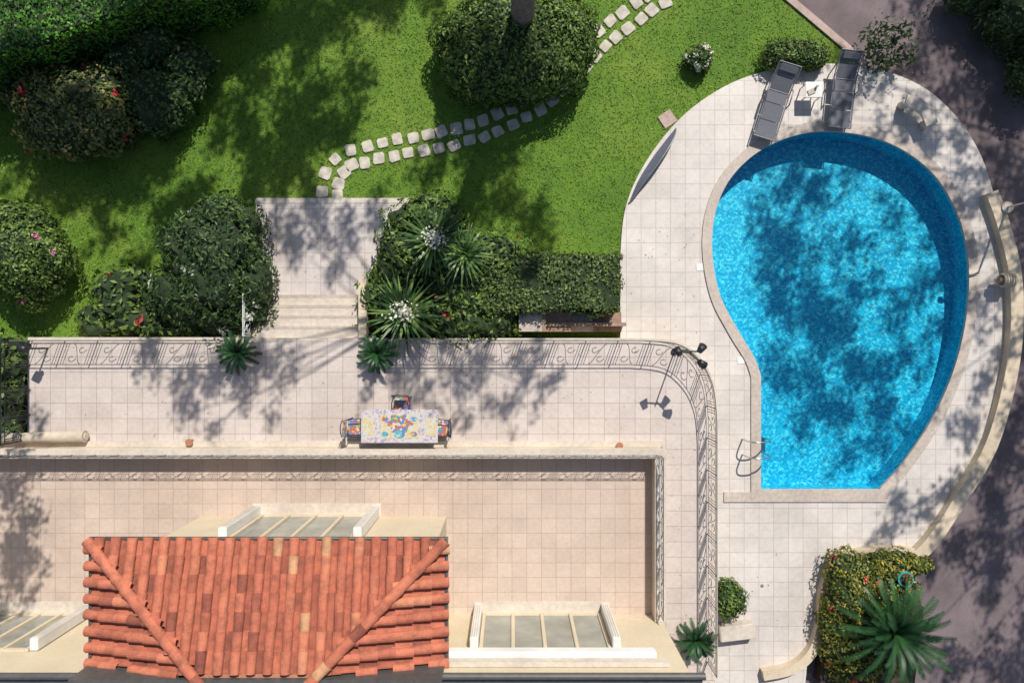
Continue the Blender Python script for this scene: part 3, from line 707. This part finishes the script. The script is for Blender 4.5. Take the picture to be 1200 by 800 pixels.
def cycad(c,r,n,sc_=1.0,lf=0.17):
    o=fronds('cycad_palm',c,n,r*1.12,L_cycad,r*lf,0.018*sc_+0.006,(0.0,1.15),0.9,14,True,0.3*sc_)
    cyl('trunk',Vector((c.x,c.y,c.z+0.15*sc_)),0.13*sc_,0.35*sc_,BARK,o,0.1*sc_); return o
for (u,v,z) in ((278,413,ZT),(442,414,ZT),(816,750,ZT)):
    cycad(W(u,v,z+0.3)-Vector((0,0,0.3)),0.58,28,0.7,0.2)
cycad(W(1044,736,1.0)-Vector((0,0,0.5)),1.5,60,1.5,0.12)
def yucca(c,r,n,name='yucca'):
    o=fronds(name,c,n,r,L_yucca,0,0.085,(0.0,1.2),0.75,7,False,0.5)
    k=260; C=rng.normal(size=(k,3))*np.array([0.16,0.14,0.12])+np.array([c.x+0.03,c.y,c.z+1.15])
    leaves('flower_panicle',C,rng.normal(size=(k,3))+np.array([0,0,1.0]),0.085,0.06,[FLW],parent=o)
    cyl('stem',Vector((c.x,c.y,c.z+0.5)),0.05,1.1,BARK,o)
    return o
yucca(W(508,280,1.6)-Vector((0,0,0.9)),1.3,74)
yucca(W(472,366,1.6)-Vector((0,0,0.9)),1.3,74)
e=fronds('yucca',W(545,300,1.0)-Vector((0,0,0.2)),50,1.0,L_yucca,0,0.08,(0.0,1.1),0.8,7,False,0.5)
tp=empty('ceramic_planter'); c=W(1061,678,0.9)
cyl('bowl',c-Vector((0,0,0.25)),0.13,0.5,TURQ,tp,0.2); cyl('rim',c+Vector((0,0,0.01)),0.215,0.04,TURQ,tp); cyl('soil',c+Vector((0,0,0.035)),0.17,0.02,SOIL,tp)
C=rng.normal(size=(60,3))*np.array([.07,.07,.04])+np.array([c.x,c.y,c.z+.1]); leaves('blooms',C,rng.normal(size=(60,3))+[0,0,1],0.08,0.05,[L_mid,FLR],(rng.random(60)>.75).astype(int),tp)

# ---------------------------------------------------------------- tall trees around the plot
def tree(name,base,blobs,zc0,mat,leaf=0.17,cover=1.5,trunk_r=0.3,zg=0.0,fk=0.6):
    o=empty(name); Cs=[];lim=[];rad=[]
    fork=Vector((base.x,base.y,zc0*fk)); cs=[]
    for (u,v,r,z0) in blobs:
        p=W(u,v,z0); R=r/41.0; z=zc0+random.uniform(-.8,.8)
        for _ in range(40):
            x=p.x-SX*(z-z0); y=p.y-SY*(z-z0); hw=(H-z)
            if abs(x)-R*1.5>hw*0.74 or abs(y)-R*1.5>hw*0.495 or z>18: break
            z+=0.3
        c=Vector((x,y,z)); cs.append(c)
        n=int(math.pi*R*R*cover/(leaf*leaf*0.5*0.6))
        k=max(6,int(9*R)); sub=rng.normal(size=(k,3))*np.array([R*0.5,R*0.5,0.35])
        idx=rng.integers(0,k,n); q=sub[idx]+rng.normal(size=(n,3))*np.array([R*0.2,R*0.2,0.2])
        Cs.append(q+np.array(c))
        side=Vector((random.uniform(-1,1),random.uniform(-1,1),0.3))
        mid_=fork.lerp(c,0.5)+side*0.6; pts=cat([fork,fork.lerp(c,0.25)+side*0.2,mid_,c],4)
        lim.append(pts); rad.append([trunk_r*0.16*(1-0.85*i/(len(pts)-1)) for i in range(len(pts))])
        for s_ in sub[:4]:
            e_=c+Vector(s_); lim.append([c,e_]); rad.append([trunk_r*0.05,trunk_r*0.02])
    C=np.vstack(Cs); leaves('foliage',C,rng.normal(size=C.shape)+[0,0,0.7],leaf,leaf*0.5,[mat],parent=o)
    b=Vector((base.x,base.y,zg)); tp_=cat([b,b.lerp(fork,0.5)+Vector((0.06,0.05,0)),fork],6)
    lim.append(tp_); rad.append([trunk_r*(1.15-0.5*i/(len(tp_)-1)) for i in range(len(tp_))])
    tubes('trunk_and_limbs',lim,1.0,BARK,o,2,rad)
    return o
TL=leafmat('tree_leaf',G((0.025,0.055,0.016),(0.06,0.115,0.03),(0.12,0.19,0.055)),0.08)
tree('broadleaf_tree',Vector((-5.5,18,0)),[(225,35,52,0),(265,25,46,0),(310,10,56,0),(360,5,40,0),(400,-5,48,0),(450,-15,44,0),(490,-5,26,0),(190,90,44,0),(235,75,46,0),(275,75,40,0),(325,50,38,0),(130,222,36,0),(85,232,34,0),(25,212,34,0),(60,205,36,0),(370,110,42,0),(335,145,46,0),(395,140,34,0),(300,172,40,0),(355,170,30,0),(235,205,24,0),(160,200,42,0),(110,195,40,0),(190,265,32,0),(215,150,40,0),(300,210,30,0),(130,270,20,0),(350,205,28,0),(260,130,34,0),(225,240,28,0),(160,300,22,0),(175,160,30,0)],10.5,TL,0.17,3.2,0.3)
tree('umbrella_pine',W(610,52,0),[(322,258,28,0),(375,250,34,0),(345,290,26,0),(405,270,26,0),(440,250,24,0),(400,305,18,0),(525,160,34,0),(545,185,40,0),(575,210,40,0),(600,245,36,0),(560,245,30,0),(625,270,24,0),(505,195,26,0),(600,175,26,0),(570,165,26,0),(640,290,20,.5),(600,330,24,.8),
  (180,425,26,ZT),(205,455,26,ZT),(245,440,28,ZT),(300,430,28,ZT),(330,445,26,ZT),(275,480,22,ZT),(230,480,16,ZT),(475,425,26,ZT),(515,440,30,ZT),(565,455,30,ZT),(605,430,28,ZT),(635,455,18,ZT),(540,485,14,ZT),(430,455,14,ZT),(590,480,14,ZT)],11.5,TL,0.15,2.0,0.30,0,0.85)
tree('poolside_pine',Vector((20.5,12,0)),[(1040,100,20,0),(1065,140,24,0),(1110,165,26,0),(1130,215,24,0),(1010,95,22,0),(990,75,18,0),(1090,120,20,0),
  (925,205,34,-.6),(910,255,40,-.6),(925,310,44,-.6),(960,350,44,-.6),(925,370,42,-.6),(985,400,46,-.6),(1010,330,28,-.6),(955,230,26,-.6),(1035,440,36,-.6),(930,430,40,-.6),(1085,330,20,-.6),(1050,360,28,-.6),(1000,460,44,-.6),(950,480,38,-.6),(1040,500,36,-.6),(985,290,24,-.6),(1050,260,22,-.6),(1000,530,26,-.6),(1100,270,26,-.6),(1060,210,28,-.6),(1010,180,24,-.6),(960,165,24,-.6),(1110,320,20,-.6),(1095,400,22,-.6),
  (1160,300,26,0),(1155,360,24,0),(1100,70,44,-.3),(1140,110,46,-.3),(1175,170,46,-.3),(1195,240,44,-.3),(1110,20,36,-.3),(1150,50,36,-.3),(1190,110,40,-.3),(1060,0,20,-.3)],11.0,TL,0.16,2.0,0.32,-0.3,0.8)
tree('roadside_tree',Vector((21.5,5,0)),[(1200,330,34,-.3),(1195,400,40,-.3),(1195,480,46,-.3),(1185,540,44,-.3),(1155,600,42,-.3),(1120,640,36,-.3),(1190,620,44,-.3),(1175,700,30,-.3),(1200,760,40,-.3),(1160,790,40,-.3),(1120,790,30,-.3),(1050,600,26,0),(1085,600,24,0),(1140,500,28,0),(1165,440,28,0),(1120,560,22,0),(1040,790,24,-.3),(1085,665,20,-.3),(1040,630,18,0)],10.5,TL,0.17,2.0,0.32,-0.3,0.8)
tree('boundary_tree',Vector((-19.5,6,0)),[(10,570,40,1),(25,620,38,1),(15,670,36,1),(45,690,20,1),(20,480,20,ZT),(50,495,16,ZT),(-20,730,36,1)],10.5,TL,0.16,1.9,0.3,0,0.8)

# ---------------------------------------------------------------- light, sky, camera
w=bpy.data.worlds.new('World'); sc.world=w; w.use_nodes=True; nt=w.node_tree
bg=nt.nodes.get('Background') or nt.nodes.new('ShaderNodeBackground')
sky=nt.nodes.new('ShaderNodeTexSky'); sky.sky_type='NISHITA'; sky.sun_disc=False
sky.sun_elevation=math.atan(1/math.hypot(SX,SY)); sky.sun_rotation=math.atan2(-SX,-SY)
nt.links.new(sky.outputs[0],bg.inputs[0]); bg.inputs[1].default_value=0.10
s=bpy.data.lights.new('sun','SUN'); s.energy=5.0; s.angle=math.radians(0.5); s.color=(1.0,0.96,0.89)
so=link(bpy.data.objects.new('sun',s)); so.rotation_euler=Vector((SX,SY,-1)).to_track_quat('-Z','Y').to_euler(); so.location=(6,17,20)
cam=bpy.data.cameras.new('camera'); cam.sensor_width=36; cam.lens=36*F/1200; cam.clip_end=2000; cam.clip_start=0.1
co=link(bpy.data.objects.new('camera',cam)); co.location=(0,0,H); co.rotation_euler=(0,0,0); sc.camera=co
sc.view_settings.view_transform='Standard'; sc.view_settings.look='None'; sc.view_settings.exposure=0
